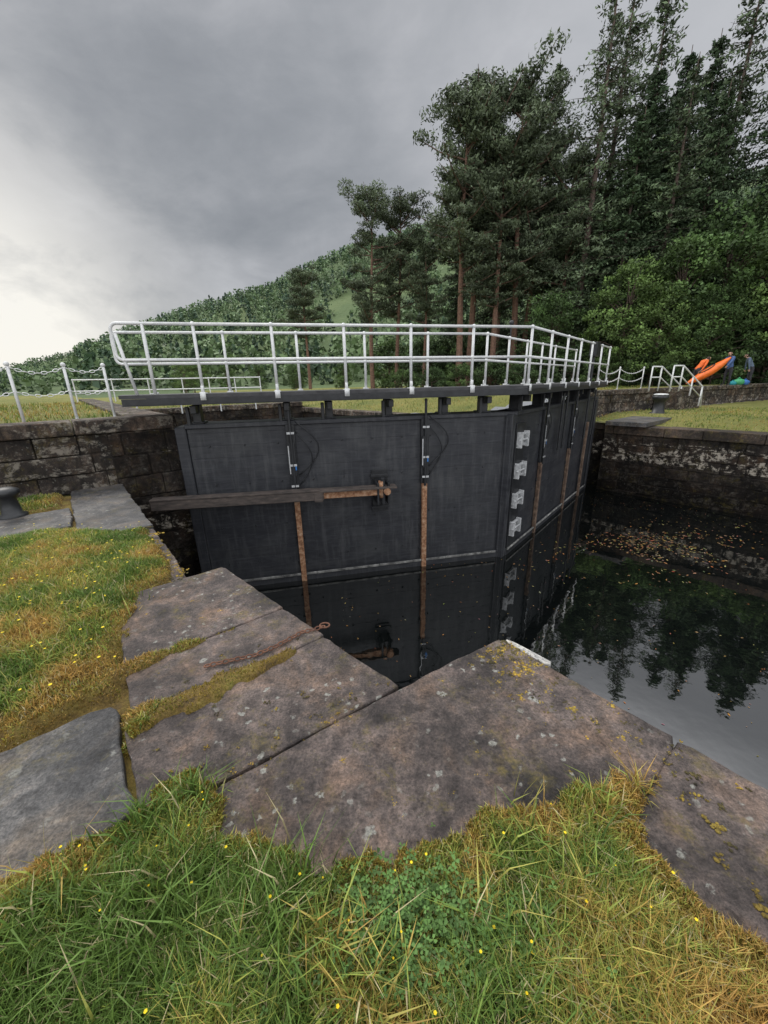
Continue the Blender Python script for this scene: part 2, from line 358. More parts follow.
for (n,x0,x1,y0,y1) in [(120000,-1.6,1.5,.4,1.5),(120000,-3.6,-.3,1.4,5.4)]:
    x,y,m=sample(n,x0,x1,y0,y1,-.02); k_=m<.14; x,y,m=x[k_],y[k_],m[k_]; k=len(x)
    C=np.array([.56,.37,.06])*(1-rng.random((k,1))*.35)+np.array([-.22,-.04,0])*vnoise(x*9,y*9,4)[:,None]
    addb(blades(np.stack([x,y,turfz(x,y,m)-.004],-1),rng.uniform(.008,.026,k),rng.uniform(.0015,.003,k),C*rng.uniform(.4,1.1,(k,1)),.9))
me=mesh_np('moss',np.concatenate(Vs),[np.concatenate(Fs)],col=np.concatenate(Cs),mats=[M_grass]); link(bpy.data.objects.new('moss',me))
mb=MB()
for (cx,cy,sx,sy,n) in [(.02,.70,.16,.10,700),(.30,.70,.14,.07,280),(-.42,.62,.1,.06,90),(.25,.6,.15,.05,160)]:
    for i in range(n):
        x=random.gauss(cx,sx*.7); y=random.gauss(cy,sy*.7); z=.045+random.uniform(.0,.055); r=random.uniform(.0045,.0085)
        a0=random.uniform(0,6.28); tx,ty=random.uniform(-.6,.6),random.uniform(-.6,.6); c=Vector((.10,.19,.05))*random.uniform(.45,1.4)
        for k in range(3):
            a=a0+k*2.094; vs=[(x,y,z)]
            for da,rr in ((-.55,1.1),(-.3,1.9),(0,1.75),(.3,1.9),(.55,1.1)):
                dx,dy=math.cos(a+da)*r*rr,math.sin(a+da)*r*rr; vs.append((x+dx,y+dy,z+dx*tx+dy*ty+.002))
            mb.add(vs,[(0,1,2,3),(0,3,4,5)],c)
mb.obj('clover',M_leaf)
mb=MB()
for i in range(360):
    if i<60: x,y=random.uniform(-1.3,.9),random.uniform(.5,1.1)
    else: x,y=random.uniform(-4.5,-1.5),random.uniform(1.6,4.6)
    mm=float(turf(np.array([x]),np.array([y]))[0])
    if mm<.06: continue
    z=.03+random.uniform(.05,.10); r=random.uniform(.003,.0055)*(1 if i<60 else 2)
    mb.cyl((x,y,.0),(x,y,z),.0008,n=4,col=(.15,.25,.05)); vs=[(x,y,z)]+[(x+math.cos(k*1.2566)*r,y+math.sin(k*1.2566)*r,z+.003) for k in range(5)]
    mb.add(vs,[(0,1,2),(0,2,3),(0,3,4),(0,4,5),(0,5,1)],(.8,.62,.03))
mb.obj('buttercup_flowers',M_leaf)
mb=MB()
def cushion(x,y,r):
    c=Vector((.40,.29,.05)) if random.random()<.65 else Vector((.12,.10,.035)); c=c*random.uniform(.6,1.2)
    for j in range(random.randint(5,11)):
        mb.ball((x+random.gauss(0,r*.85),y+random.gauss(0,r*.85),.003),r*random.uniform(.22,.55),(1,1,.5),7,5,c*random.uniform(.7,1.3),.3)
for i in range(75): cushion(*L(random.uniform(1.5,1.88),random.uniform(.3,1.15)),random.uniform(.004,.015))
for i in range(75): cushion(*L(random.uniform(1.30,1.86),random.uniform(-1.0,.18)),random.uniform(.006,.020))
for i in range(60): cushion(*L(random.uniform(.4,1.8),random.uniform(.3,1.2)),random.uniform(.003,.010))
for i in range(50): cushion(*L(random.uniform(1.66,1.89),random.uniform(.88,1.17)),random.uniform(.011,.022))
for i in range(60): cushion(*L(random.uniform(.0,.9),random.uniform(1.45,3.4)),random.uniform(.003,.010))
for i in range(60): cushion(*L(random.uniform(-.1,1.1),random.uniform(1.30,1.44)),random.uniform(.003,.009))
for i in range(70): cushion(*L(random.uniform(.3,.56),random.uniform(3.5,5.3)),random.uniform(.012,.03))
for i in range(40): cushion(*L(random.uniform(1.2,1.9),random.gauss(.21,.012)),random.uniform(.003,.008))
mb.obj('moss_cushions',stonemat('moss_cushion',(.5,.5,.5),(1,1,1),0,0,.9,attr=True,rough=.95))
mb=MB()
path=[(-1.08,1.90),(-.95,1.945),(-.83,1.98),(-.72,2.06),(-.65,2.13),(-.57,2.21),(-.50,2.235),(-.43,2.27)]
def along(path,step):
    out=[];acc=0
    for a,b in zip(path[:-1],path[1:]):
        a=Vector(a);b=Vector(b);l=(b-a).length;t=acc
        while t<l: out.append((a+(b-a)*t/l,(b-a).normalized())); t+=step
        acc=t-l
    return out
def chainlinks(mb,lst,ll,r,z=None):
    for i,(p,d) in enumerate(lst):
        p=Vector((p[0],p[1],p[2] if len(p)>2 else z)); d=Vector((d[0],d[1],d[2] if len(d)>2 else 0)).normalized()
        sd=d.cross(Vector((0,0,1))).normalized(); w=sd if i%2==0 else (sd*.5+d.cross(sd)*.86)
        pts=[]
        for k in range(10):
            a=2*math.pi*k/10; pts.append(p+d*math.cos(a)*ll*.72+w*math.sin(a)*ll*.42)
        mb.tube(pts,r,5,closed=True)
chainlinks(mb,along(path,.034),.027,.0045,.018)
mb.tube([Vector((-.43+math.cos(a)*.034,2.285+math.sin(a)*.028,.015)) for a in [k*.5236 for k in range(12)]],.006,6,closed=True)
mb.obj('mooring_chain',pmat('old_rust',[(.3,(.07,.03,.02)),(.6,(.19,.09,.055))],20,4,.9,.3,60,.003),smooth=True)

# ------------------------------------------------------------------ masonry walls
def masonry(name,p0,p1,z0,z1,rowh,bw,depth,mat,out,cap=0,capmat=None,parent=None):
    p0=Vector((p0[0],p0[1],0));p1=Vector((p1[0],p1[1],0)); e=(p1-p0);ln=e.length;e.normalize(); n=Vector((out[0],out[1],0)).normalized()
    par=parent or empty(name)
    mb=MB(); top=z1-cap
    nrow=max(1,round((top-z0)/rowh)); rh=(top-z0)/nrow
    for r in range(nrow):
        u=-random.random()*bw*.6; z=z0+r*rh
        while u<ln:
            w=bw*random.uniform(.5,1.5); a=max(u,0);b_=min(u+w,ln)
            if b_-a>.04:
                g=random.uniform(.003,.010); pr=random.uniform(-.03,.02); k=random.uniform(.55,1.45); t=random.uniform(-.08,.08)
                mb.obox(p0+e*(a+g)-n*(.2)+Vector((0,0,z+g)),e*(b_-a-2*g),n*(.2+pr),Vector((0,0,rh-2*g)),(k*(1+t),k,k*(1-t)))
            u+=w
    mb.obj('blocks',mat,par,bevel=.018,seg=2)
    mc=MB(); mc.obox(p0-n*depth+Vector((0,0,z0)),e*ln,n*(depth-.035),Vector((0,0,top-z0-.02))); mc.obj('core',M_mortar,par)
    if cap:
        mk=MB();u=0
        while u<ln-.05:
            w=min(random.uniform(.9,1.7),ln-u); k=random.uniform(.9,1.5)
            mk.obox(p0+e*(u+.006)-n*(min(depth,.65))+Vector((0,0,top+.004)),e*(w-.012),n*(min(depth,.65)+.05+random.uniform(0,.01)),Vector((0,0,cap-.004+random.uniform(-.008,.008))),(k,k,k)); u+=w
        mk.obj('coping',capmat or mat,par,bevel=.025,seg=2)
    return par
A=(-PY,PX); P=(PX,PY)
ZW=-2.43
masonry('stone_wall',L(1.62,8.35),L(-16,8.35),-.1,1.12,.38,.95,.7,M_wall,(-A[0],-A[1]),cap=.24,capmat=M_wall)
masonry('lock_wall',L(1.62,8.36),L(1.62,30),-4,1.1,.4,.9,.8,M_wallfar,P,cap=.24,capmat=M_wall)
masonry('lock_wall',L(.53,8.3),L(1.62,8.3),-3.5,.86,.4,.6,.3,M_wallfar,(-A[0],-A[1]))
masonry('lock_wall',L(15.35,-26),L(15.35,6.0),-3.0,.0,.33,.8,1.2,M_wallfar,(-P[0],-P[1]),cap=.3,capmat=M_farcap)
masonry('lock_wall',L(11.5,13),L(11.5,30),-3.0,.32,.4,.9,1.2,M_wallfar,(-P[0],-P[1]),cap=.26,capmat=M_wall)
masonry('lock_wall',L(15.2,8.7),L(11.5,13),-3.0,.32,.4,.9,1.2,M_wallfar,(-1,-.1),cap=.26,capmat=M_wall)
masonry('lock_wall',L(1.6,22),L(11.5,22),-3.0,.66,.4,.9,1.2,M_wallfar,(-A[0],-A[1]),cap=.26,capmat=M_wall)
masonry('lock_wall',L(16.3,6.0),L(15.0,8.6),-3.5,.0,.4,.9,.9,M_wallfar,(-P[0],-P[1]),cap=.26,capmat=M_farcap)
FW=[(8.2,16.2),(10,17.2),(22,23.2),(42,33)]
for a_,b_ in zip(FW[:-1],FW[1:]):
    masonry('stone_wall',a_,b_,-.1,1.12,.32,.8,.8,M_wall,(b_[1]-a_[1],-(b_[0]-a_[0])),cap=.2,capmat=M_wall)
slab('coping_stone',[(15.0,4.6),(17.6,4.6),(17.6,5.9),(15.0,5.9)],.16,.14,M_slate,jit=.003)

def sheet(name,q0,q1,s0,s1,st,zf,mat,keep=None):
    qs=np.arange(q0,q1+st*.5,st);ss=np.arange(s0,s1+st*.5,st);Q,S=np.meshgrid(qs,ss);X=Q*PX-S*PY;Y=Q*PY+S*PX;Z=zf(Q,S,X,Y)
    idx=np.arange(Q.size).reshape(Q.shape);F=np.stack([idx[:-1,:-1],idx[:-1,1:],idx[1:,1:],idx[1:,:-1]],-1).reshape(-1,4)
    if keep is not None:
        k=keep(Q,S,X,Y);kf=(k[:-1,:-1]&k[:-1,1:]&k[1:,1:]&k[1:,:-1]).ravel();F=F[kf]
    me=mesh_np(name,np.stack([X,Y,Z],-1).reshape(-1,3),[F],mats=[mat],smooth=True)
    return link(bpy.data.objects.new(name,me))
def wally(X): return np.interp(X,[8.2,10,22,42],[16.2,17.2,23.2,33])
def bankq(S): return np.interp(S,[8.7,13,60],[15.8,12.1,12.1])
def bankz(Q,S): return np.where(S>8,.31+.72*np.maximum(sstep(bankq(S),bankq(S)+9,Q),sstep(17,10,S)*sstep(14,16.5,Q)),1.08)
sheet('ground',15.9,60,-30,12,.25,lambda Q,S,X,Y:.0+.2*sstep(15.9,19,Q)+.05*(fbm(X,Y,3)-.5),M_field,lambda Q,S,X,Y:(Y<wally(X)-.1)&(S<8.3+(Q-15)*.6))
sheet('ground',11.9,90,-40,90,.5,lambda Q,S,X,Y:bankz(Q,S)+.08*(fbm(X*.5,Y*.5,3)-.5),M_field,lambda Q,S,X,Y:(Y>wally(X)+.3)&(X>-80)&(Q>=bankq(S)-.2))
sheet('ground',-60,1.4,9.1,90,.5,lambda Q,S,X,Y:1.0+.12*(fbm(X*.5,Y*.5,6)-.5),M_field)
sheet('ground',1.0,12.5,22.6,90,.5,lambda Q,S,X,Y:.62+.06*(fbm(X*.5,Y*.5,6)-.5),M_field)
Rr=np.concatenate([[62],np.linspace(70,640,70)]); Az=np.radians(np.arange(-100,110,1.0)); AA,RR=np.meshgrid(Az,Rr)
azk=np.radians([-100,-60,-43,-34,-25,-13,-5,6,20,45,60,110]); elk=np.radians([3,1.5,1.6,4.2,7.6,11.0,14.2,16.4,18.0,15,13,10])
def hillz(X,Y):
    az=np.arctan2(X,Y); r=np.hypot(X,Y); el=np.interp(az,azk,elk)
    t=sstep(70,430,r)*430-np.maximum(r-430,0)*.3
    return .8+np.tan(el)*t*(1+.10*(fbm(X*.008,Y*.008,12)-.5)) +sstep(90,200,r)*5*(fbm(X*.03,Y*.03,2)-.5)
X=RR*np.sin(AA);Y=RR*np.cos(AA);Z=hillz(X,Y)-.25*(RR<64)
idx=np.arange(X.size).reshape(X.shape);F=np.stack([idx[:-1,:-1],idx[1:,:-1],idx[1:,1:],idx[:-1,1:]],-1).reshape(-1,4)
link(bpy.data.objects.new('hill',mesh_np('hill',np.stack([X,Y,Z],-1).reshape(-1,3),[F],mats=[M_hill],smooth=True)))

# ------------------------------------------------------------------ water
m,nt,b,tc=newmat('canal_water')
b.inputs['Base Color'].default_value=(.003,.004,.004,1); b.inputs['Roughness'].default_value=.02; b.inputs['IOR'].default_value=2.6
bump(nt,b,math_(nt,'ADD',noise(nt,tc,1.1,3,.5),math_(nt,'MULTIPLY',noise(nt,tc,6,2,.5),.14)),.12,.05)
mb=MB(); vs=[L3(-4,-40,ZW),L3(16.6,-40,ZW),L3(16.6,100,ZW),L3(-4,100,ZW)]; mb.add(vs,[(0,1,2,3)]); mb.obj('water',m)
mb=MB()
for i in range(1700):
    if i<1000:
        x=random.gauss(6.5,1.4); y=random.gauss(8.6,.6)+.30*(x-6.3)
        if vnoise(x*2.2,y*2.2,5)<.42: continue
    elif i<1300: q=random.uniform(12.5,15.2); x,y=L(q,random.uniform(-4,6))
    else: x,y=random.uniform(-1,8),random.uniform(3,11)
    q,s=toL(x,y)
    if q>15.1 or q<2.0: continue
    a=random.uniform(0,6.28); r=random.uniform(.008,.026)*(1.3 if i<1000 else .7); c=random.choice([(.40,.19,.06),(.30,.16,.06),(.42,.30,.12),(.25,.2,.12)]); c=tuple(v*random.uniform(.5,1.1) for v in c)
    mb.add([(x+math.cos(a+k)*r*rr,y+math.sin(a+k)*r*rr,ZW+.006) for k,rr in ((0,1.5),(1.3,.6),(3.14,1.5),(4.5,.6))],[(0,1,2,3)],c)
mb.obj('floating_leaves',M_leaf)

# ------------------------------------------------------------------ lock gates
K=Vector((0,0,1))
class Fr:
    def __init__(s,A,B,n): s.A=Vector((A[0],A[1],0)); s.B=Vector((B[0],B[1],0)); s.e=(s.B-s.A).normalized(); s.n=Vector((n[0],n[1],0)).normalized(); s.len=(s.B-s.A).length
    def p(s,u,w,z): return s.A+s.e*u+s.n*w+K*z
    def bx(s,mb,u0,u1,w0,w1,z0,z1,col=(1,1,1)): mb.obox(s.p(u0,w0,z0),s.e*(u1-u0),s.n*(w1-w0),K*(z1-z0),col)
Np=(-3.85,7.1);Mp=(2.9,8.55);Fp=(7.9,14.6)
f1=Fr(Np,Mp,(.21,-.978)); f2=Fr(Mp,Fp,(.771,-.637))
SH=.28; f1g=Fr(tuple(f1.p(SH,0,0))[:2],Mp,(.21,-.978))
GT=.88
M_strip=pmat('worn_strip',[(.35,(.06,.06,.06)),(.55,(.22,.22,.21)),(.7,(.4,.4,.38))],6,6,.7,.3,30,.004)
def leaf(fr,rods,brk,rodmat):
    g=empty('lock_gate'); ln=fr.len; mb=MB()
    z=-3.2
    seams=[0]+sorted(rods)+[ln]
    while z<GT-.05:
        h=.235; z1=min(z+h,GT)
        for a,b_ in zip(seams[:-1],seams[1:]):
            k=random.uniform(.92,1.08); fr.bx(mb,a+.003,b_-.003,-.09,0+random.uniform(-.0015,.0015),z+.0008,z1-.0008,(k,k,k))
        z+=h
    mb.obj('planking',M_gate,g,bevel=.0015)
    mb=MB()
    fr.bx(mb,.0,ln,-.5,-.095,-3.2,GT-.03)
    fr.bx(mb,-.02,ln+.02,-.52,.045,GT+.003,GT+.09)
    fr.bx(mb,.0,ln,.008,.05,-2.62,-2.26)
    fr.bx(mb,-.2,-.005,-.5,.03,-3.2,GT+.04)
    fr.bx(mb,ln-.24,ln-.003,.009,.06,-3.2,GT-.01)
    mb.obj('frame',M_gate,g,bevel=.012)
    mb=MB(); u=.02
    while u<ln-.3:
        w=min(random.uniform(.5,1.6),ln-.26-u); fr.bx(mb,u,u+w-.01,.052,.075+random.uniform(0,.008),-2.30,-2.25); u+=w
    mb.obj('fender_strip',M_strip,g,bevel=.006)
    mk=MB();mr=MB();mw=MB();ml=MB()
    for u in rods:
        fr.bx(mk,u-.085,u+.085,.012,.07,-.45,GT+.02); fr.bx(mk,u-.06,u+.06,.072,.12,-.1,.55)
        mk.cyl(fr.p(u,.11,-.5),fr.p(u,.11,1.3),.028)
        for zz in (.72,.1,-.32): fr.bx(mw,u-.07,u+.07,.122,.135,zz,zz+.04)
        fr.bx(mw,u-.075,u-.055,.122,.13,-.05,.5)
        fr.bx(ml,u+.035,u+.062,.122,.13,.02,.12)
        fr.bx(mr,u-.055,u+.055,.01,.10,-2.75,-.46)
        for zz in (-.95,-1.5,-2.05): fr.bx(mk,u-.1,u+.1,.004,.03,zz,zz+.09)
    mk.obj('sluice_gear',M_black,g,bevel=.006); mr.obj('sluice_rod',rodmat,g,bevel=.008); mw.obj('plates',M_galv,g); ml.obj('label',M_blue,g)
    mh=MB()
    for u in rods:
        for j in range(2):
            pts=[]; s_=.28+.14*j
            for k in range(13):
                t=k/12; pts.append(fr.p(u+.1+s_*math.sin(t*math.pi),.05+.03*math.sin(t*6),.75-1.05*t+.2*j))
            mh.tube(pts,.011,6)
    mh.obj('hydraulic_hose',M_black,g,smooth=True)
    mbp=MB()
    for u in np.arange(.35,ln-.3,.62):
        for zz in (.55,-.2,-1.1,-1.9): mbp.ball(fr.p(u,.004,zz),.02,(1,1,1),6,4)
    mbp.obj('bolts',M_black,g)
    ms=MB()
    for u in brk:
        fr.bx(ms,u-.07,u+.07,-.3,-.06,GT+.09,1.30); fr.bx(ms,u-.12,u+.12,-.36,.0,GT+.092,GT+.12); fr.bx(ms,u-.05,u+.05,-.05,.15,1.16,1.30)
        fr.bx(ms,u-.16,u-.10,-.05,.03,GT+.0,1.28)
    ms.obj('deck_supports',M_black,g,bevel=.008)
    return g
g1=leaf(f1g,[2.12-SH,4.83-SH],[.2,2.1-SH,2.9-SH,4.1-SH,5.3-SH,6.2-SH],M_rust); g2=leaf(f2,[1.9,4.6],[.4,1.9,3.4,5.0,6.6],M_oldrust)
mk=MB(); f1.bx(mk,3.68,4.02,.005,.045,-1.0,-.1)
for zz in (-.93,-.25): f1.bx(mk,3.66,4.04,.047,.09,zz,zz+.06)
f1.bx(mk,3.72,3.76,.047,.42,-.75,-.3); f1.bx(mk,3.94,3.98,.047,.42,-.75,-.3)
mk.cyl(f1.p(3.85,.36,-.75),f1.p(3.85,.36,-.2),.05)
mk.obj('ram_bracket',M_black,g1,bevel=.006)
st=empty('gate_ram')
B0=Vector((-4.25,6.75,-.42)); B1=f1.p(4.12,.36,-.47); e=(B1-B0).normalized(); sn=e.cross(K).normalized(); up=sn.cross(e).normalized(); BL=(B1-B0).length
def bb(mb,t0,t1,w,h0,h1): mb.obox(B0+e*t0-sn*w/2+up*h0,e*(t1-t0),sn*w,up*(h1-h0))
mb=MB(); bb(mb,0,BL*.68,.2,-.1,.08); mb.obj('timber_beam',M_tim,st,bevel=.012)
mb=MB(); bb(mb,BL*.66,BL*.93,.1,-.085,.055); mb.obj('ram_rod',M_rust,st,bevel=.01)
mb=MB(); bb(mb,BL*.66,BL,.24,.06,.10); bb(mb,0,BL*.66,.22,.083,.11); bb(mb,BL*.64,BL*.675,.23,-.13,.058); mb.obj('top_plate',M_tim,st,bevel=.004)
mb=MB(); mb.cyl(B1-e*.3-K*.14,B1-e*.3+K*.2,.06,n=12); mb.cyl(B1-e*.2-sn*.13,B1-e*.2+sn*.13,.07,n=14); mb.obj('pivot',M_rust,st,smooth=True)
mb=MB();mk=MB()
for zz in (.2,-.5,-1.2,-1.9):
    a,c=.04,.50
    f2.bx(mb,a,c,.06,.11,zz,zz+.05); f2.bx(mb,a,c,.06,.11,zz+.24,zz+.29); f2.bx(mb,a,a+.05,.06,.18,zz-.03,zz+.32); f2.bx(mb,c-.05,c,.06,.18,zz-.03,zz+.32)
    f2.bx(mb,(a+c)/2-.04,(a+c)/2+.04,.06,.12,zz+.05,zz+.24); mb.cyl(f2.p(a-.03,.14,zz+.145),f2.p(c+.03,.14,zz+.145),.022)
f2.bx(mk,.02,.54,.008,.055,-2.6,.7)
mb.obj('fender_brackets',M_galv,g2,bevel=.005); mk.obj('fender_backing',M_black,g2,bevel=.005)
mk=MB();mr=MB()
for u in (3.1,3.5,6.0,6.9): mk.cyl(f2.p(u,.12,-.3),f2.p(u,.12,1.25),.03)
for u in (6.4,): f2.bx(mr,u-.05,u+.05,.06,.14,-2.7,.2)
mk.obj('pipes',M_black,g2); mr.obj('fender_posts',M_oldrust,g2,bevel=.006)

# ------------------------------------------------------------------ walkway and handrails
DZ=1.5
def railing(mb,pts,z,h=1.1,spacing=1.25,rails=(.55,1.1),r=.026,plates=True,side=1):
    pts=[Vector((p[0],p[1],0)) for p in pts]
    for a,b_ in zip(pts[:-1],pts[1:]):
        l=(b_-a).length;n=max(1,round(l/spacing));e=(b_-a)/l
        for i in range(n+1):
            if i==n and b_ is not pts[-1]: continue
            p=a+e*l*i/n; mb.cyl(p+K*z,p+K*(z+h),r*1.05,n=8)
            if plates:
                mb.box(p+K*(z+.008),(.12,.12,.016),e); mb.box(p+K*(z-.04)+Vector((e.y,-e.x,0))*.065*side,(.09,.02,.14),e)
                mb.box(p+K*(z+.07)+Vector((e.y,-e.x,0))*.03*side,(.05,.02,.12),e)
            for rr in rails: mb.ball(p+K*(z+rr),r*1.6,(1,1,1),8,5)
        for rr in rails: mb.cyl(a+K*(z+rr),b_+K*(z+rr),r,n=8)
wk=empty('gate_walkway')
W0,W1=.28,-.95
def isect(w):
    p=f1.p(0,w,0);d=f1.e;q=f2.p(0,w,0);g=f2.e
    t=((q.x-p.x)*g.y-(q.y-p.y)*g.x)/(d.x*g.y-d.y*g.x); return p+d*t
iF=isect(W0);iB=isect(W1); l0F=f1.p(-.6,W0,0);l0B=f1.p(-1.0,W1,0);r0F=f2.p(7.6,W0,0);r0B=f2.p(7.9,W1,0)
def quadprism(mb,a,b_,c,d,z0,z1):
    vs=[Vector((q.x,q.y,z)) for z in (z0,z1) for q in (a,b_,c,d)]; fs=[(0,3,2,1),(4,5,6,7),(0,1,5,4),(1,2,6,5),(2,3,7,6),(3,0,4,7)]
    mb.add(vs,fs)
mb=MB(); quadprism(mb,l0F,iF,iB,l0B,DZ-.06,DZ); quadprism(mb,iF,r0F,r0B,iB,DZ-.06,DZ-.001); mb.obj('deck',pmat('deck_boards',[(.3,(.03,.03,.033)),(.7,(.08,.08,.085))],5,6,.7,.4,20,.005),wk)
mb=MB()
def beam(a,b_,z0,z1,w=.07):
    d=(b_-a);e=d.normalized();n=Vector((-e.y,e.x,0)); mb.obox(a-n*w/2+K*z0,d,n*w,K*(z1-z0))
for w in (W0-.03,W1+.03):
    a=f1.p(-.57,w,0);c=isect(w);d=f2.p(7.6,w,0); beam(a,c,DZ-.17,DZ-.063); beam(c,d,DZ-.17,DZ-.063)
    beam(a,c,DZ-.18,DZ-.17,.14); beam(c,d,DZ-.18,DZ-.171,.14)
for u in np.arange(.2,7,1.1): beam(f1.p(u,W0-.08,0),f1.p(u,W1+.08,0),DZ-.16,DZ-.065,.06)
for u in np.arange(.8,7.5,1.1): beam(f2.p(u,W0-.08,0),f2.p(u,W1+.08,0),DZ-.16,DZ-.065,.06)
mb.obj('deck_beams',M_black,wk,bevel=.004)
mb=MB()
i2F=isect(W0-.05);i2B=isect(W1+.05)
s0=f1.p(.72,W0-.05,0)
railing(mb,[s0,i2F,f2.p(7.6,W0-.05,0)],DZ,1.1,1.27)
railing(mb,[f1.p(-.4,W1+.05,0),i2B,f2.p(7.8,W1+.05,0)],DZ,1.1,1.3,side=-1)
def arc(p_out,p_in,z_hi,z_lo,r):
    pts=[p_in+K*z_hi]; d=(p_out-p_in).normalized(); l=(p_out-p_in).length
    for k in range(7):
        a=math.pi/2*k/6; pts.append(p_in+d*(l-r+r*math.sin(a))+K*(z_hi-r+r*math.cos(a)))
    for k in range(7):
        a=math.pi/2*k/6; pts.append(p_in+d*(l-r+r*math.cos(a))+K*(z_lo+r-r*math.sin(a)))
    pts.append(p_in+K*z_lo); return pts
so=f1.p(-.5,W0-.02,0)
mb.tube(arc(so,s0,DZ+1.1,DZ+.55,.1),.026,8)
mb.cyl(s0.lerp(so,.62)+K*(DZ-.02),s0.lerp(so,.62)+K*(DZ+1.1),.026,n=8)
mb.cyl(so+(s0-so)*.04+K*(DZ+.95),f1.p(-.32,W0-.05,DZ-.02),.026,n=8)
so2=f1.p(-.95,W1+.05,0)
mb.tube(arc(so2,f1.p(-.4,W1+.05,0),DZ+1.1,DZ+.55,.1),.026,8)
mb.obj('handrail',M_white,wk,smooth=True)
mb=MB(); f2.bx(mb,5.3,5.75,.1,.3,DZ+.75,DZ+1.15); mb.cyl(f2.p(5.5,.2,DZ),f2.p(5.5,.2,DZ+.75),.04); mb.cyl(f2.p(1.6,-.9,DZ),f2.p(1.6,-.9,DZ+1.4),.02); mb.ball(f2.p(1.6,-.9,DZ+1.44),.06); mb.obj('control_box',M_black,wk,bevel=.01)

# ------------------------------------------------------------------ chain fences, rails, bollards
def chainfence(name,pts,z,h=.95,sag=.22):
    g=empty(name); mb=MB(); mc=MB()
    for p in pts:
        p=Vector((p[0],p[1],0)); mb.cyl(p+K*z,p+K*(z+h),.024,n=10); mb.ball(p+K*(z+h),.04); mb.box(p+K*(z+.01),(.14,.14,.02))
    for a,b_ in zip(pts[:-1],pts[1:]):
        dl=math.hypot(a[0]-b_[0],a[1]-b_[1])
        for hh,sg in ((h-.04,sag),(h*.55,sag*.8)):
            n=max(8,int(dl/.075)); P_=[Vector((a[0]+(b_[0]-a[0])*t/n,a[1]+(b_[1]-a[1])*t/n,z+hh-sg*min(1,dl/1.6)*(1-(2*t/n-1)**2))) for t in range(n+1)]
            L_=[((P_[i]+P_[i+1])/2,(P_[i+1]-P_[i])) for i in range(n)]
            chainlinks(mc,[(tuple(p),tuple(d)) for p,d in L_],.06,.007)
    mb.obj('posts',M_white,g,smooth=True); mc.obj('chain',M_white,g,smooth=True)
chainfence('chain_fence',[L(-4.6,8.8),L(-2.3,8.85),L(-.52,9.0),L(.20,9.1),L(.78,9.15)],1.08)
chainfence('chain_fence',[(9.3,17.4),(10.8,18.4),(12.4,19.2)],1.1)
g=empty('handrail'); mb=MB(); railing(mb,[(-15.5,20.5),(-11,22.5),(-7,23.5)],1.0,1.1,1.5,r=.03,plates=False); mb.obj('rails',M_white,g)
g=empty('handrail'); mb=MB(); railing(mb,[(-9.5,15.5),(-4.6,19.5)],.6,.5,1.5,rails=(.5,),r=.03,plates=False); mb.obj('rails',M_white,g)
g=empty('stone_steps'); we=Vector((12,6,0)).normalized(); wn=Vector((we.y,-we.x,0)); S0=Vector((12.6,18.55,0))+wn*.1
mb=MB()
for i in range(6): mb.obox(S0+we*i*.32,we*.32,wn*1.0,K*(1.1-i*.16),(1,1,1))
mb.obj('treads',M_wall,g,bevel=.015)
mb=MB()
for w in (.08,.95):
    a=S0+wn*w; top=[a+we*(-.7)+K*2.05,a+K*2.05,a+we*1.9+K*1.15,a+we*2.1+K*.25]; mb.tube(top,.03,8)
    mb.tube([a+we*(-.7)+K*1.6,a+K*1.6,a+we*1.9+K*.7],.026,8)
    for t,zt,zb in ((-.7,2.05,1.0),(0,2.05,1.0),(.95,1.6,.5),(1.9,1.15,.1)): mb.cyl(a+we*t+K*zb,a+we*t+K*zt,.03,n=8)
mb.obj('handrail',M_white,g,smooth=True)
def bollard(x,y,z,s,cap):
    g=empty('mooring_bollard'); mb=MB(); pr=[(.0,.2),(.04,.2),(.06,.14),(.3,.115),(.36,.15),(.40,.19),(.46,.18),(.5,.1),(.51,0.01)]
    n=16; vs=[];fs=[]
    for h,r in pr:
        for k in range(n): vs.append((x+math.cos(k*2*math.pi/n)*r*s,y+math.sin(k*2*math.pi/n)*r*s,z+h*s))
    for i in range(len(pr)-1):
        for k in range(n): k2=(k+1)%n; fs.append((i*n+k,i*n+k2,(i+1)*n+k2,(i+1)*n+k))
    mb.add(vs,fs); mb.obj('post',M_black,g,smooth=True)
    if cap: mb=MB(); mb.ball((x,y,z+.49*s),.17*s,(1,1,.16),16,6); mb.obj('cap',M_white,g,smooth=True)
bollard(-5.02,4.95,.0,.8,False); bollard(11.35,16.2,.15,1.6,True)

# ------------------------------------------------------------------ trees
def quads(C,s,asp=.45,flat=0):
    n=len(C); a=rng.normal(size=(n,3)); a[:,2]*=(1-flat); a/=np.linalg.norm(a,axis=1)[:,None]
    b_=rng.normal(size=(n,3)); b_-=a*(a*b_).sum(1)[:,None]; b_/=np.linalg.norm(b_,axis=1)[:,None]
    a=a*s[:,None]; b_=b_*s[:,None]*asp
    return np.stack([C-a*.6,C-b_,C+a,C+b_],1).reshape(-1,3)
def finish_tree(name,mb,LV,LC):
    V0=np.array([tuple(v) for v in mb.v]);C0=np.array(mb.c); f4=[f for f in mb.f if len(f)==4]; f4=np.array(f4)
    nl=len(LV)//4; FL=(np.arange(nl*4).reshape(-1,4))+len(V0)
    V=np.concatenate([V0,LV]);C=np.concatenate([C0,np.repeat(LC,4,0)])
    return mesh_np(name,V,[f4,FL],col=C,mi=np.concatenate([np.zeros(len(f4)),np.ones(nl)]),mats=[M_bark,M_leaf])
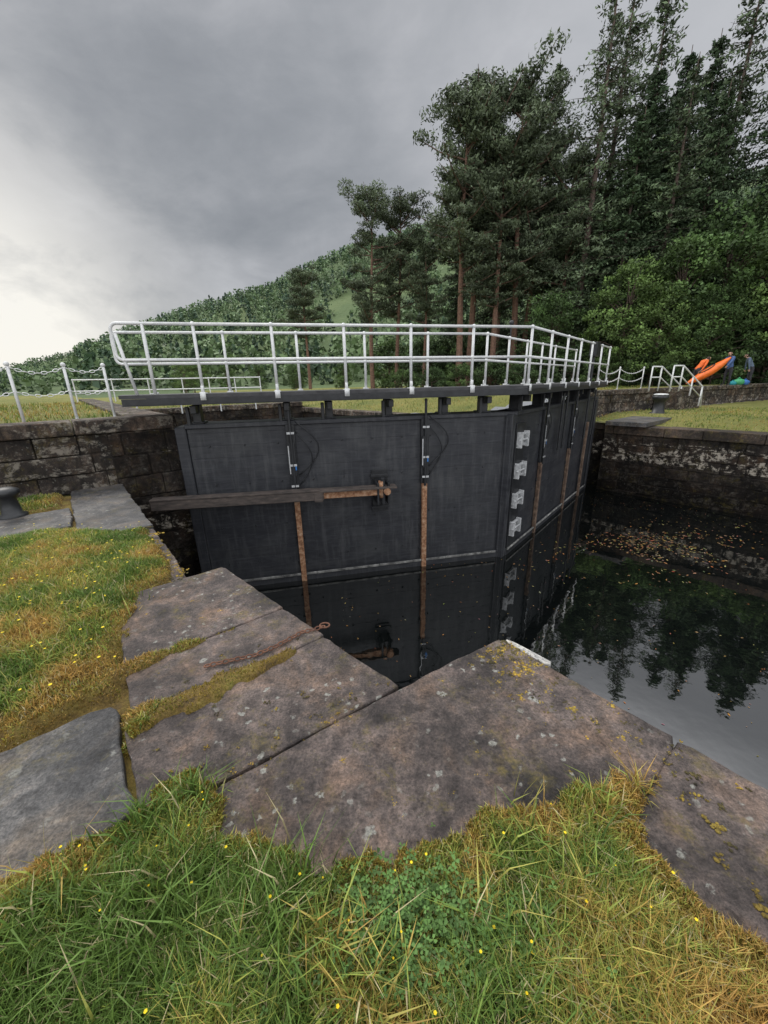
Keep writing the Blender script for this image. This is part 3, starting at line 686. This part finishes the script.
def clump(c,r,fl,n,size,base,asp=.4):
    d=rng.normal(size=(n,3)); d/=np.linalg.norm(d,axis=1)[:,None]; rad=r*rng.uniform(.35,1.1,n)**.7
    lump=1+.35*np.sin(d[:,0]*5+c[0])*np.cos(d[:,1]*5+c[1])
    P_=d*(rad*lump)[:,None]*np.array([1,1,fl])+np.array(c)
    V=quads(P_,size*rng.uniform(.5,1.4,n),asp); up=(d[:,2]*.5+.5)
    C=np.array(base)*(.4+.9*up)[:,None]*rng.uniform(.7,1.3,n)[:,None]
    return V,C
def pine(seed,h,t0=.40):
    random.seed(seed); mb=MB(); LV=[];LC=[]
    bx,by=random.uniform(-.05,.05),random.uniform(-.05,.05)
    tr=[Vector((bx*t*t*h*.6+.15*math.sin(t*5+seed),by*t*t*h*.6,t*h*.97)) for t in [i/10 for i in range(11)]]
    mb.tube(tr,[h*.015*(1-.88*i/10) for i in range(11)],8,(1.5,1.2,1.05))
    def at(t): i=min(int(t*10),9); return tr[i].lerp(tr[i+1],t*10-i)
    nl=38
    for i in range(nl):
        t=t0+(.98-t0)*(i+random.random())/nl; p=at(t); a=random.uniform(0,6.28)
        ln=h*(.07+.13*math.sin(min(1,(t-.25)/.75)*math.pi)**.8)*random.uniform(.5,1.2)
        if random.random()<.15 and t<.65:
            mb.tube([p,p+Vector((math.cos(a),math.sin(a),-.1))*ln*.5],[.04,.012],5,(.9,.85,.8)); continue
        d=Vector((math.cos(a),math.sin(a),random.uniform(.0,.4)+.5*(t>.85))); e1=p+d*ln*.55; e2=p+d*ln+K*ln*.12
        mb.tube([p,e1,e2],[h*.004,h*.0025,.015],5,(1.1,.95,.85))
        nc=random.randint(3,5)
        for k in range(nc):
            f=.35+.65*k/nc+random.uniform(-.08,.08); c=p+(e2-p)*f+Vector((random.gauss(0,.35),random.gauss(0,.35),random.gauss(.1,.22)))
            r=random.uniform(.45,1.0)*h/20; sh=random.uniform(.6,1.4)*(.75+.4*t)
            V,C=clump(c,r,.48,int(200*r),.17,(.105*sh,.135*sh,.078*sh),.28); LV.append(V);LC.append(C)
    for k in range(6):
        c=at(.97)+Vector((random.gauss(0,.7),random.gauss(0,.7),random.uniform(-.9,.6))); V,C=clump(c,.75*h/20,.6,140,.17,(.105,.138,.076),.28); LV.append(V);LC.append(C)
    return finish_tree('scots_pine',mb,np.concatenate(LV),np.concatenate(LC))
def conifer(seed,h,wid,dens,base,name,start=.08,droop=.35,pw=.75,gap=.4):
    random.seed(seed); mb=MB(); LV=[];LC=[]
    mb.tube([(0,0,0),(.1,0,h*.5),(.0,.05,h)],[h*.013,h*.007,.02],8,(.9,.9,.9)); z=h*start
    while z<h*.985:
        t=z/h; L0=wid*(1-t)**pw+.12
        for k in range(random.randint(4,8)):
            a=random.uniform(0,6.28); ln=L0*random.uniform(.4,1.2); n=int((14+22*ln)*dens)
            s=np.sort(rng.uniform(.08,1,n)); up=.35*(t>.6)
            cx=np.cos(a)*s*ln; cy=np.sin(a)*s*ln; cz=z+s*ln*up-droop*ln*s**1.6+random.uniform(-.15,.15)
            wd=.2*ln*(1-s*.7)+.05
            P_=np.stack([cx-np.sin(a)*rng.normal(0,1,n)*wd,cy+np.cos(a)*rng.normal(0,1,n)*wd,cz-np.abs(rng.normal(0,.16,n))],-1)
            LV.append(quads(P_,.18*rng.uniform(.5,1.3,n),.3,.2)); sh=random.uniform(.5,1.4)
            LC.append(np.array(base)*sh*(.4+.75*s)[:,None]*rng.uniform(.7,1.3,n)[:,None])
            if k<4: mb.tube([(0,0,z),(math.cos(a)*ln*.9,math.sin(a)*ln*.9,z+.9*ln*up-droop*ln*.85)],[.035,.008],4,(.6,.6,.6))
        z+=random.uniform(.7,1.3)*gap
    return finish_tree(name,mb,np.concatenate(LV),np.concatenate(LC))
def broad(seed,h,w,base,name='birch_tree',n=95):
    random.seed(seed); mb=MB(); LV=[];LC=[]
    mb.tube([(0,0,-.2),(.1,.05,h*.35),(.0,.2,h*.8)],[h*.02,h*.014,.03],8,(1.4,1.4,1.4))
    for i in range(n):
        t=random.random()**.8; z=h*(.12+.86*t); R=w*math.sin(math.pi*min(.98,.18+.78*t))**.7*random.uniform(.35,1.15); a=random.uniform(0,6.28)
        c=Vector((math.cos(a)*R,math.sin(a)*R,z))
        if i%3==0: mb.tube([(0,0,z*.75),c*.5+Vector((0,0,z*.42)),c],[.06,.035,.01],4,(1,1,1))
        r=random.uniform(.3,.9)*w/3; sh=random.uniform(.45,1.4)
        V,C=clump(c,r,.85,int(160*min(1.5,r/.8)),.13,[b*sh for b in base],.45); LV.append(V);LC.append(C)
    return finish_tree(name,mb,np.concatenate(LV),np.concatenate(LC))
pines=[pine(11,20),pine(12,20,.46),pine(13,20,.36),pine(14,20,.42)]
larch=[conifer(21,25,5.4,.7,(.115,.155,.085),'larch_tree',.15,.2,.8,.5),conifer(22,23,5.0,.75,(.10,.14,.072),'larch_tree',.12,.25,.8,.5)]
spruce=[conifer(31,22,5.2,1.3,(.062,.10,.05),'spruce_tree',.05,.4),conifer(32,20,4.8,1.3,(.07,.11,.053),'spruce_tree',.04,.4)]
brd=[broad(41,10,3.4,(.14,.22,.065)),broad(42,10,3.0,(.105,.175,.055)),broad(43,10,3.6,(.085,.145,.048))]
bush=[broad(51,4,2.6,(.08,.13,.042),'bush',60),broad(52,4,2.8,(.06,.10,.037),'bush',60)]
def put(name,me,x,y,s,z=.9,sx=None):
    o=bpy.data.objects.new(name,me); o.location=(x,y,z); o.rotation_euler=(0,0,random.uniform(0,6.28)); sx=sx or s*random.uniform(.92,1.1); o.scale=(sx,sx,s); link(o)
random.seed(5)
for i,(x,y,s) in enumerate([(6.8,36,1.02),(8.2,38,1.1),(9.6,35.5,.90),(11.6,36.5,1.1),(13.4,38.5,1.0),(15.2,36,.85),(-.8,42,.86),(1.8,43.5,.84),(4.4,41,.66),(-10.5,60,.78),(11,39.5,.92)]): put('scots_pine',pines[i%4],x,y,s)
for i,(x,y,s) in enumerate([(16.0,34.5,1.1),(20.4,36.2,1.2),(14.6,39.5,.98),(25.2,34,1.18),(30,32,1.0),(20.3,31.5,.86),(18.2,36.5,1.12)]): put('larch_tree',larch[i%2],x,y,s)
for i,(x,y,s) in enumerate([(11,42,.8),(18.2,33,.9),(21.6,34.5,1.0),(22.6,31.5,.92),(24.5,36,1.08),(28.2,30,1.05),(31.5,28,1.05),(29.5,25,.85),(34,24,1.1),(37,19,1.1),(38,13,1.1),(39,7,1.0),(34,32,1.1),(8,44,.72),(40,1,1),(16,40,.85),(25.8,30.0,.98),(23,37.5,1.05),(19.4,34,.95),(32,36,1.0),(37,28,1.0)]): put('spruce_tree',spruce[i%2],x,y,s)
for i,(x,y,s) in enumerate([(17.2,29.5,.8),(20.0,28.6,.9),(23.2,29,1.1),(25.5,27.5,.95),(28,26,1.05),(13.5,33,.7),(30.5,22.5,.9),(33,18,1.0),(21.6,27.3,.6),(18.6,28,.6)]): put('birch_tree',brd[i%3],x,y,s)
for i in range(16):
    x=random.uniform(-34,8); y=random.uniform(60,72)-abs(x)*.15; put('birch_tree',brd[i%3],x,y,random.uniform(.25,.46),.7)
for i,(x,y,s) in enumerate([(2,38,.5),(4.5,36,.5),(7,34.5,.55),(9.5,34,.6),(12,33,.7),(14.5,31,.7),(16,28.5,.6),(18.5,27.5,.6),(22,27,.7),(24.5,26,.7),(27.5,24.5,.8),(11,31,.5),(30,20,1),(5,43,1.2),(9,43,1.4),(13,42,1.4),(1,47,1.3)]): put('bush',bush[i%2],x,y,s,.7)
n=5000; az=np.radians(rng.uniform(-52,40,n)); r=85+345*rng.random(n)**.72; X=r*np.sin(az);Y=r*np.cos(az)
keep=(fbm(X*.015,Y*.015,77)+.12*(r/400)>.455)|(r>345); X,Y,r=X[keep],Y[keep],r[keep]; n=len(X); Z=hillz(X,Y)-.8
hh=rng.uniform(4.0,8.5,n)*np.where(np.degrees(np.arctan2(X,Y))<-36,.6,1.0); kq=38; t=rng.random((n,kq)); a=rng.uniform(0,6.28,(n,kq)); con=(rng.random(n)<.38)[:,None]
prof=np.where(con,(1-t)*.28,np.sqrt(np.clip(1-(2*t-1.05)**2,0.02,1))*.42)*rng.uniform(.6,1.1,(n,kq)); R=prof*hh[:,None]
P_=np.stack([X[:,None]+np.cos(a)*R,Y[:,None]+np.sin(a)*R,Z[:,None]+t*hh[:,None]],-1).reshape(-1,3)
sz=np.repeat(hh*.13,kq)*rng.uniform(.6,1.3,n*kq); V=quads(P_,sz,.6)
b0=np.where(con,np.array([.06,.098,.055]),np.array([.115,.17,.072]))*rng.uniform(.7,1.3,(n,1)); b0=b0+np.array([.02,.03,.032])*(r[:,None]/400)  # distance haze painted into the colour: paler and bluer farther off
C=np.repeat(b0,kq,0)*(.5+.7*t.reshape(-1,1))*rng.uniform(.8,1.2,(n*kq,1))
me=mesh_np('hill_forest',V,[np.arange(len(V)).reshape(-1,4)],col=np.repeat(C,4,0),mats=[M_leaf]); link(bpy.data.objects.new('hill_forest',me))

Vs=[];Fs=[];Cs=[];off=0
for (n,q0,q1,s0,s1,hh_) in [(16000,16,24,-12,8,.10),(16000,12.2,30,9,40,.16),(9000,-12,1.2,9.2,26,.16),(4000,1.6,11.4,22.6,34,.14)]:
    q=rng.uniform(q0,q1,n);s=rng.uniform(s0,s1,n);x=q*PX-s*PY;y=q*PY+s*PX
    if q0==16: k=(y<wally(x)-.2); z=.2*sstep(15.9,19,q)
    elif q0==12.2: k=(y>wally(x)+.4)&(q>bankq(s)+.2); z=bankz(q,s)
    elif q0==1.6: k=np.ones(n,bool); z=np.full(n,.62)
    else: k=np.ones(n,bool); z=np.full(n,1.0)
    x,y,z=x[k],y[k],z[k]; addb(blades(np.stack([x,y,z-.02],-1),hh_*rng.uniform(.4,1.3,len(x)),np.full(len(x),.010),grasscol(x*.3,y*.3+3,np.full(len(x),.4),.0)*.85,.9))
me=mesh_np('meadow_grass',np.concatenate(Vs),[np.concatenate(Fs)],col=np.concatenate(Cs),mats=[M_grass]); link(bpy.data.objects.new('meadow_grass',me))

# ------------------------------------------------------------------ people
def plain(name,c,r=.8): return pmat(name,[(.35,[x*.8 for x in c]),(.65,[min(1,x*1.15) for x in c])],9,3,r,.2,40,.004)
M_skin=plain('skin',(.55,.33,.24),.5);M_hair=plain('hair',(.05,.03,.02));M_shoe=plain('shoe',(.03,.03,.03))
def person(loc,rot,jacket,trous,lean,armL,armR,name='person'):
    J={};E=[];R={}
    def j(n,p,r,par=None):
        J[n]=Vector(p);R[n]=r
        if par: E.append((par,n))
    lm=Matrix.Rotation(-lean,3,'X'); pv=Vector((0,0,.93))
    U=lambda p: pv+lm@(Vector(p)-pv)
    j('pelvis',(0,0,.95),.145); j('spine',U((0,0,1.15)),.135,'pelvis'); j('chest',U((0,.0,1.36)),.155,'spine'); j('neck',U((0,0,1.50)),.055,'chest')
    j('head0',U((0,.02,1.58)),.075,'neck'); j('head1',U((0,.025,1.66)),.098,'head0'); j('head2',U((0,.01,1.73)),.075,'head1')
    for sg,arm in ((-1,armL),(1,armR)):
        k='L' if sg<0 else 'R'
        j('sh'+k,U((sg*.19,0,1.43)),.07,'chest'); j('el'+k,U((sg*.25,arm[0]*.28,1.43-.28*math.sqrt(max(0,1-arm[0]**2)))),.048,'sh'+k)
        el=J['el'+k]; w=el+lm@Vector((0,arm[1]*.25,-.25*math.sqrt(max(0,1-arm[1]**2)))); j('wr'+k,w,.034,'el'+k); j('pa'+k,w+(w-el).normalized()*.07,.032,'wr'+k)
        j('hip'+k,(sg*.1,0,.86),.1,'pelvis'); j('kn'+k,(sg*.12,.03+.03*sg,.49),.062,'hip'+k); j('an'+k,(sg*.13,-.01+.03*sg,.09),.042,'kn'+k); j('to'+k,(sg*.15,.15+.03*sg,.035),.036,'an'+k)
    names=list(J); me=bpy.data.meshes.new('b'); me.from_pydata([J[n] for n in names],[(names.index(a),names.index(b_)) for a,b_ in E],[]); o=bpy.data.objects.new('b',me); link(o)
    sk=o.modifiers.new('s','SKIN'); su=o.modifiers.new('u','SUBSURF'); su.levels=2; su.render_levels=2
    for i,n in enumerate(names): me.skin_vertices[0].data[i].radius=(R[n],R[n]*(.72 if n in('chest','spine','pelvis') else 1))
    me.skin_vertices[0].data[0].use_root=True
    dg=bpy.context.evaluated_depsgraph_get(); em=bpy.data.meshes.new_from_object(o.evaluated_get(dg)); bpy.data.objects.remove(o)
    em.materials.clear()
    for m_ in (jacket,trous,M_skin,M_hair,M_shoe): em.materials.append(m_)
    hd=J['head1']; fw=lm@Vector((0,1,0))
    for p in em.polygons:
        c=p.center; nm=min(names,key=lambda n:(J[n]-c).length-R[n]*.6)
        if nm[:4]=='head': mi=3 if ((c-hd).dot(fw)<.02 or (lm.transposed()@(c-hd)).z>.055) else 2
        elif nm=='neck': mi=2 if c.z>J['neck'].z-.01 else 0
        elif nm[:2] in('pa','wr'): mi=2 if nm[:2]=='pa' else 0
        elif nm[:2] in('to','an'): mi=4
        elif nm[:2] in('kn','hi'): mi=1
        elif nm=='pelvis': mi=1 if c.z<.88 else 0
        else: mi=0
        p.material_index=mi; p.use_smooth=True
    g=empty(name,loc); g.rotation_euler=(0,0,rot); b_=bpy.data.objects.new('body',em); link(b_,g)
    mb=MB()
    for k,sg in (('L',-1),('R',1)):
        w=J['pa'+k]; d=(w-J['el'+k]).normalized(); sd=Vector((0,1,0)) if abs(d.y)<.7 else Vector((1,0,0)); sd=(sd-d*sd.dot(d)).normalized(); nn=d.cross(sd)
        for i,ll in enumerate((.062,.074,.070,.055)):
            a=w+sd*(.027-.018*i)+d*.01; mb.tube([a,a+d*ll*.55+nn*.006,a+d*ll*.85+nn*.022*sg],[.010,.009,.007],6)
        mb.tube([w+sd*.02-d*.03,w+sd*.05,w+sd*.055+d*.03],[.012,.010,.008],6)
    up=lm@K; rt=Vector((1,0,0)); h0=J['head1']
    mb.tube([h0+fw*.085+up*.01,h0+fw*.115-up*.02,h0+fw*.09-up*.025],[.010,.014,.008],6)
    for sg in(-1,1): mb.ball(h0+rt*sg*.098-up*.005,.03,(.4,.7,1),8,6)
    mb.obj('hands_nose_ears',M_skin,g,smooth=True)
    mb=MB()
    for sg in(-1,1): mb.ball(h0+rt*sg*.034+fw*.088+up*.012,.012)
    mb.tube([h0+rt*-.025+fw*.088-up*.05,h0+fw*.096-up*.052,h0+rt*.025+fw*.088-up*.05],.006,5)
    mb.obj('eyes_mouth',M_hair,g); return g
J1=plain('navy_jacket',(.07,.13,.3));J2=plain('blue_jacket',(.11,.15,.22));T_=plain('dark_trousers',(.035,.035,.045));J3=plain('orange_jacket',(.8,.16,.03))
PZ=1.09
person((18.85,22.0,PZ),math.radians(95),J1,T_,.2,(.75,.8),(.7,.8))
person((20.7,22.7,PZ),math.radians(60),J2,T_,.5,(.4,.3),(.5,.4))
person((17.4,22.4,PZ),math.radians(-90),J3,T_,.75,(.3,.3),(.2,.2))
mb=MB(); n=18; vs=[];fs=[];m_=12
a=Vector((16.6,21.9,PZ+.12)); b_=Vector((18.35,21.5,PZ+1.4)); e=(b_-a).normalized(); sn=e.cross(K).normalized(); up=sn.cross(e)
for i in range(n+1):
    t=i/n; w=.34*math.sin(math.pi*min(.985,max(.015,t)))**.7; d=.26*math.sin(math.pi*min(.985,max(.015,t)))**.6
    for k in range(m_):
        th=2*math.pi*k/m_; z_=math.sin(th); vs.append(a+(b_-a)*t+sn*math.cos(th)*w+up*(d*z_*(1 if z_<0 else .6)+.03*(2*t-1)**2))
for i in range(n):
    for k in range(m_): k2=(k+1)%m_; fs.append((i*m_+k,i*m_+k2,(i+1)*m_+k2,(i+1)*m_+k))
mb.add(vs,fs); g=empty('kayak'); mb.obj('hull',plain('orange_plastic',(.85,.17,.02),.4),g,smooth=True)
mb=MB(); c=a+(b_-a)*.5+up*.15; mb.tube([c+e*math.cos(k*.524)*.38+sn*math.sin(k*.524)*.21 for k in range(12)],.025,6,closed=True); mb.obj('cockpit_rim',M_black,g,smooth=True)
for (x,y,c,s_) in [(19.7,22.2,(.06,.35,.15),.3),(20.15,22.3,(.04,.15,.45),.24),(19.2,22.0,(.02,.3,.35),.2)]:
    g=empty('dry_bag'); mb=MB(); mb.ball((x,y,PZ+s_*.55),s_,(1,.7,.6),12,8,jit=.05); mb.tube([(x-s_*.4,y,PZ+s_*1.05),(x,y,PZ+s_*1.35),(x+s_*.4,y,PZ+s_*1.05)],.02,6); mb.obj('sack',plain('bag_fabric',c,.6),g,smooth=True)

# ------------------------------------------------------------------ world, sun, camera
w=bpy.data.worlds.new('World'); scene.world=w; w.use_nodes=True; nt=w.node_tree; bg=nt.nodes['Background']; out=nt.nodes['World Output']
SEL,SAZ=math.radians(48),math.radians(-50)
sky=nd(nt,'ShaderNodeTexSky'); sky.sky_type='NISHITA'; sky.sun_disc=False; sky.sun_elevation=SEL; sky.sun_rotation=SAZ
nt.links.new(sky.outputs[0],bg.inputs[0]); bg.inputs[1].default_value=.08
g=nd(nt,'ShaderNodeTexCoord').outputs['Generated']
mp=nd(nt,'ShaderNodeMapping',{'Vector':g,'Scale':(1.0,1.0,1.9),'Rotation':(0.1,0.3,.4),'Location':(.3,.1,.2)}).outputs[0]
n1=noise(nt,mp,1.9,7,.52,.35); n2=noise(nt,mp,5.5,6,.6,.3)
nn=math_(nt,'ADD',math_(nt,'MULTIPLY',n1,.7),math_(nt,'MULTIPLY',n2,.3))
cl=ramp(nt,nn,[(.36,(.28,.295,.32)),(.47,(.36,.375,.40)),(.56,(.44,.45,.475)),(.66,(.56,.57,.595))])
def dotw(v):
    v=Vector(v).normalized(); return nd(nt,'ShaderNodeVectorMath',{0:g,1:tuple(v)},operation='DOT_PRODUCT').outputs['Value']
dk=math_(nt,'POWER',math_(nt,'MAXIMUM',dotw((-.25,1,.36)),0),18)
dkn=ramp(nt,nn,[(.42,1.0),(.6,.4)])
cl=mixc(nt,math_(nt,'MULTIPLY',math_(nt,'MULTIPLY',dk,dkn),.65),cl,(.22,.235,.255))
gl=math_(nt,'POWER',math_(nt,'MAXIMUM',dotw((-1.0,.93,.08)),0),26)
gl=math_(nt,'MULTIPLY',gl,ramp(nt,nn,[(.40,.45),(.52,1.3)]))
cl=mixc(nt,math_(nt,'MINIMUM',math_(nt,'MULTIPLY',gl,1.25),1),cl,(.98,.95,.88))
gr=math_(nt,'POWER',math_(nt,'MAXIMUM',dotw((.9,1,.75)),0),8)
cl=mixc(nt,math_(nt,'MULTIPLY',gr,.6),cl,(.68,.69,.72))
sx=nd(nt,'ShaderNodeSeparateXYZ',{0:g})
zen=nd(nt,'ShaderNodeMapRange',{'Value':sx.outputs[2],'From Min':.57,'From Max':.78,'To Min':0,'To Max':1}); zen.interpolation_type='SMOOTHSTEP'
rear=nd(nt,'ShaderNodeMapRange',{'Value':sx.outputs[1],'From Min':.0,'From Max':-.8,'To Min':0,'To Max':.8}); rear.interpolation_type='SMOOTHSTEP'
br=math_(nt,'MAXIMUM',zen.outputs[0],rear.outputs[0])  # unseen brightness added overhead and behind the camera, lighting ground and water
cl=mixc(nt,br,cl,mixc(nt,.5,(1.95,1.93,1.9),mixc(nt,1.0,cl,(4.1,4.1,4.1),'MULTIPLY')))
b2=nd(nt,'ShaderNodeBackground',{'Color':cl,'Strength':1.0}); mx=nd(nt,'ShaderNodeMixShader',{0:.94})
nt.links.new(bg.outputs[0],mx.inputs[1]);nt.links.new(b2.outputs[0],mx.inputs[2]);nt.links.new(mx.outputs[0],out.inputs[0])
sl=bpy.data.lights.new('sun','SUN'); sl.energy=1.5; sl.angle=math.radians(25); sl.color=(1,.95,.87); so_=bpy.data.objects.new('sun',sl); link(so_)
dv=Vector((math.sin(SAZ)*math.cos(SEL),math.cos(SAZ)*math.cos(SEL),math.sin(SEL))); so_.rotation_euler=dv.to_track_quat('Z','Y').to_euler()
cam=bpy.data.cameras.new('camera'); cam.sensor_width=36; cam.lens=13.5; cam.clip_start=.05; cam.clip_end=2000
co=bpy.data.objects.new('camera',cam); link(co); co.matrix_world=Matrix.Translation((0,0,1.6))@Matrix.Rotation(math.radians(71.5),4,'X')@Matrix.Rotation(math.radians(-1.3),4,'Z')
scene.camera=co
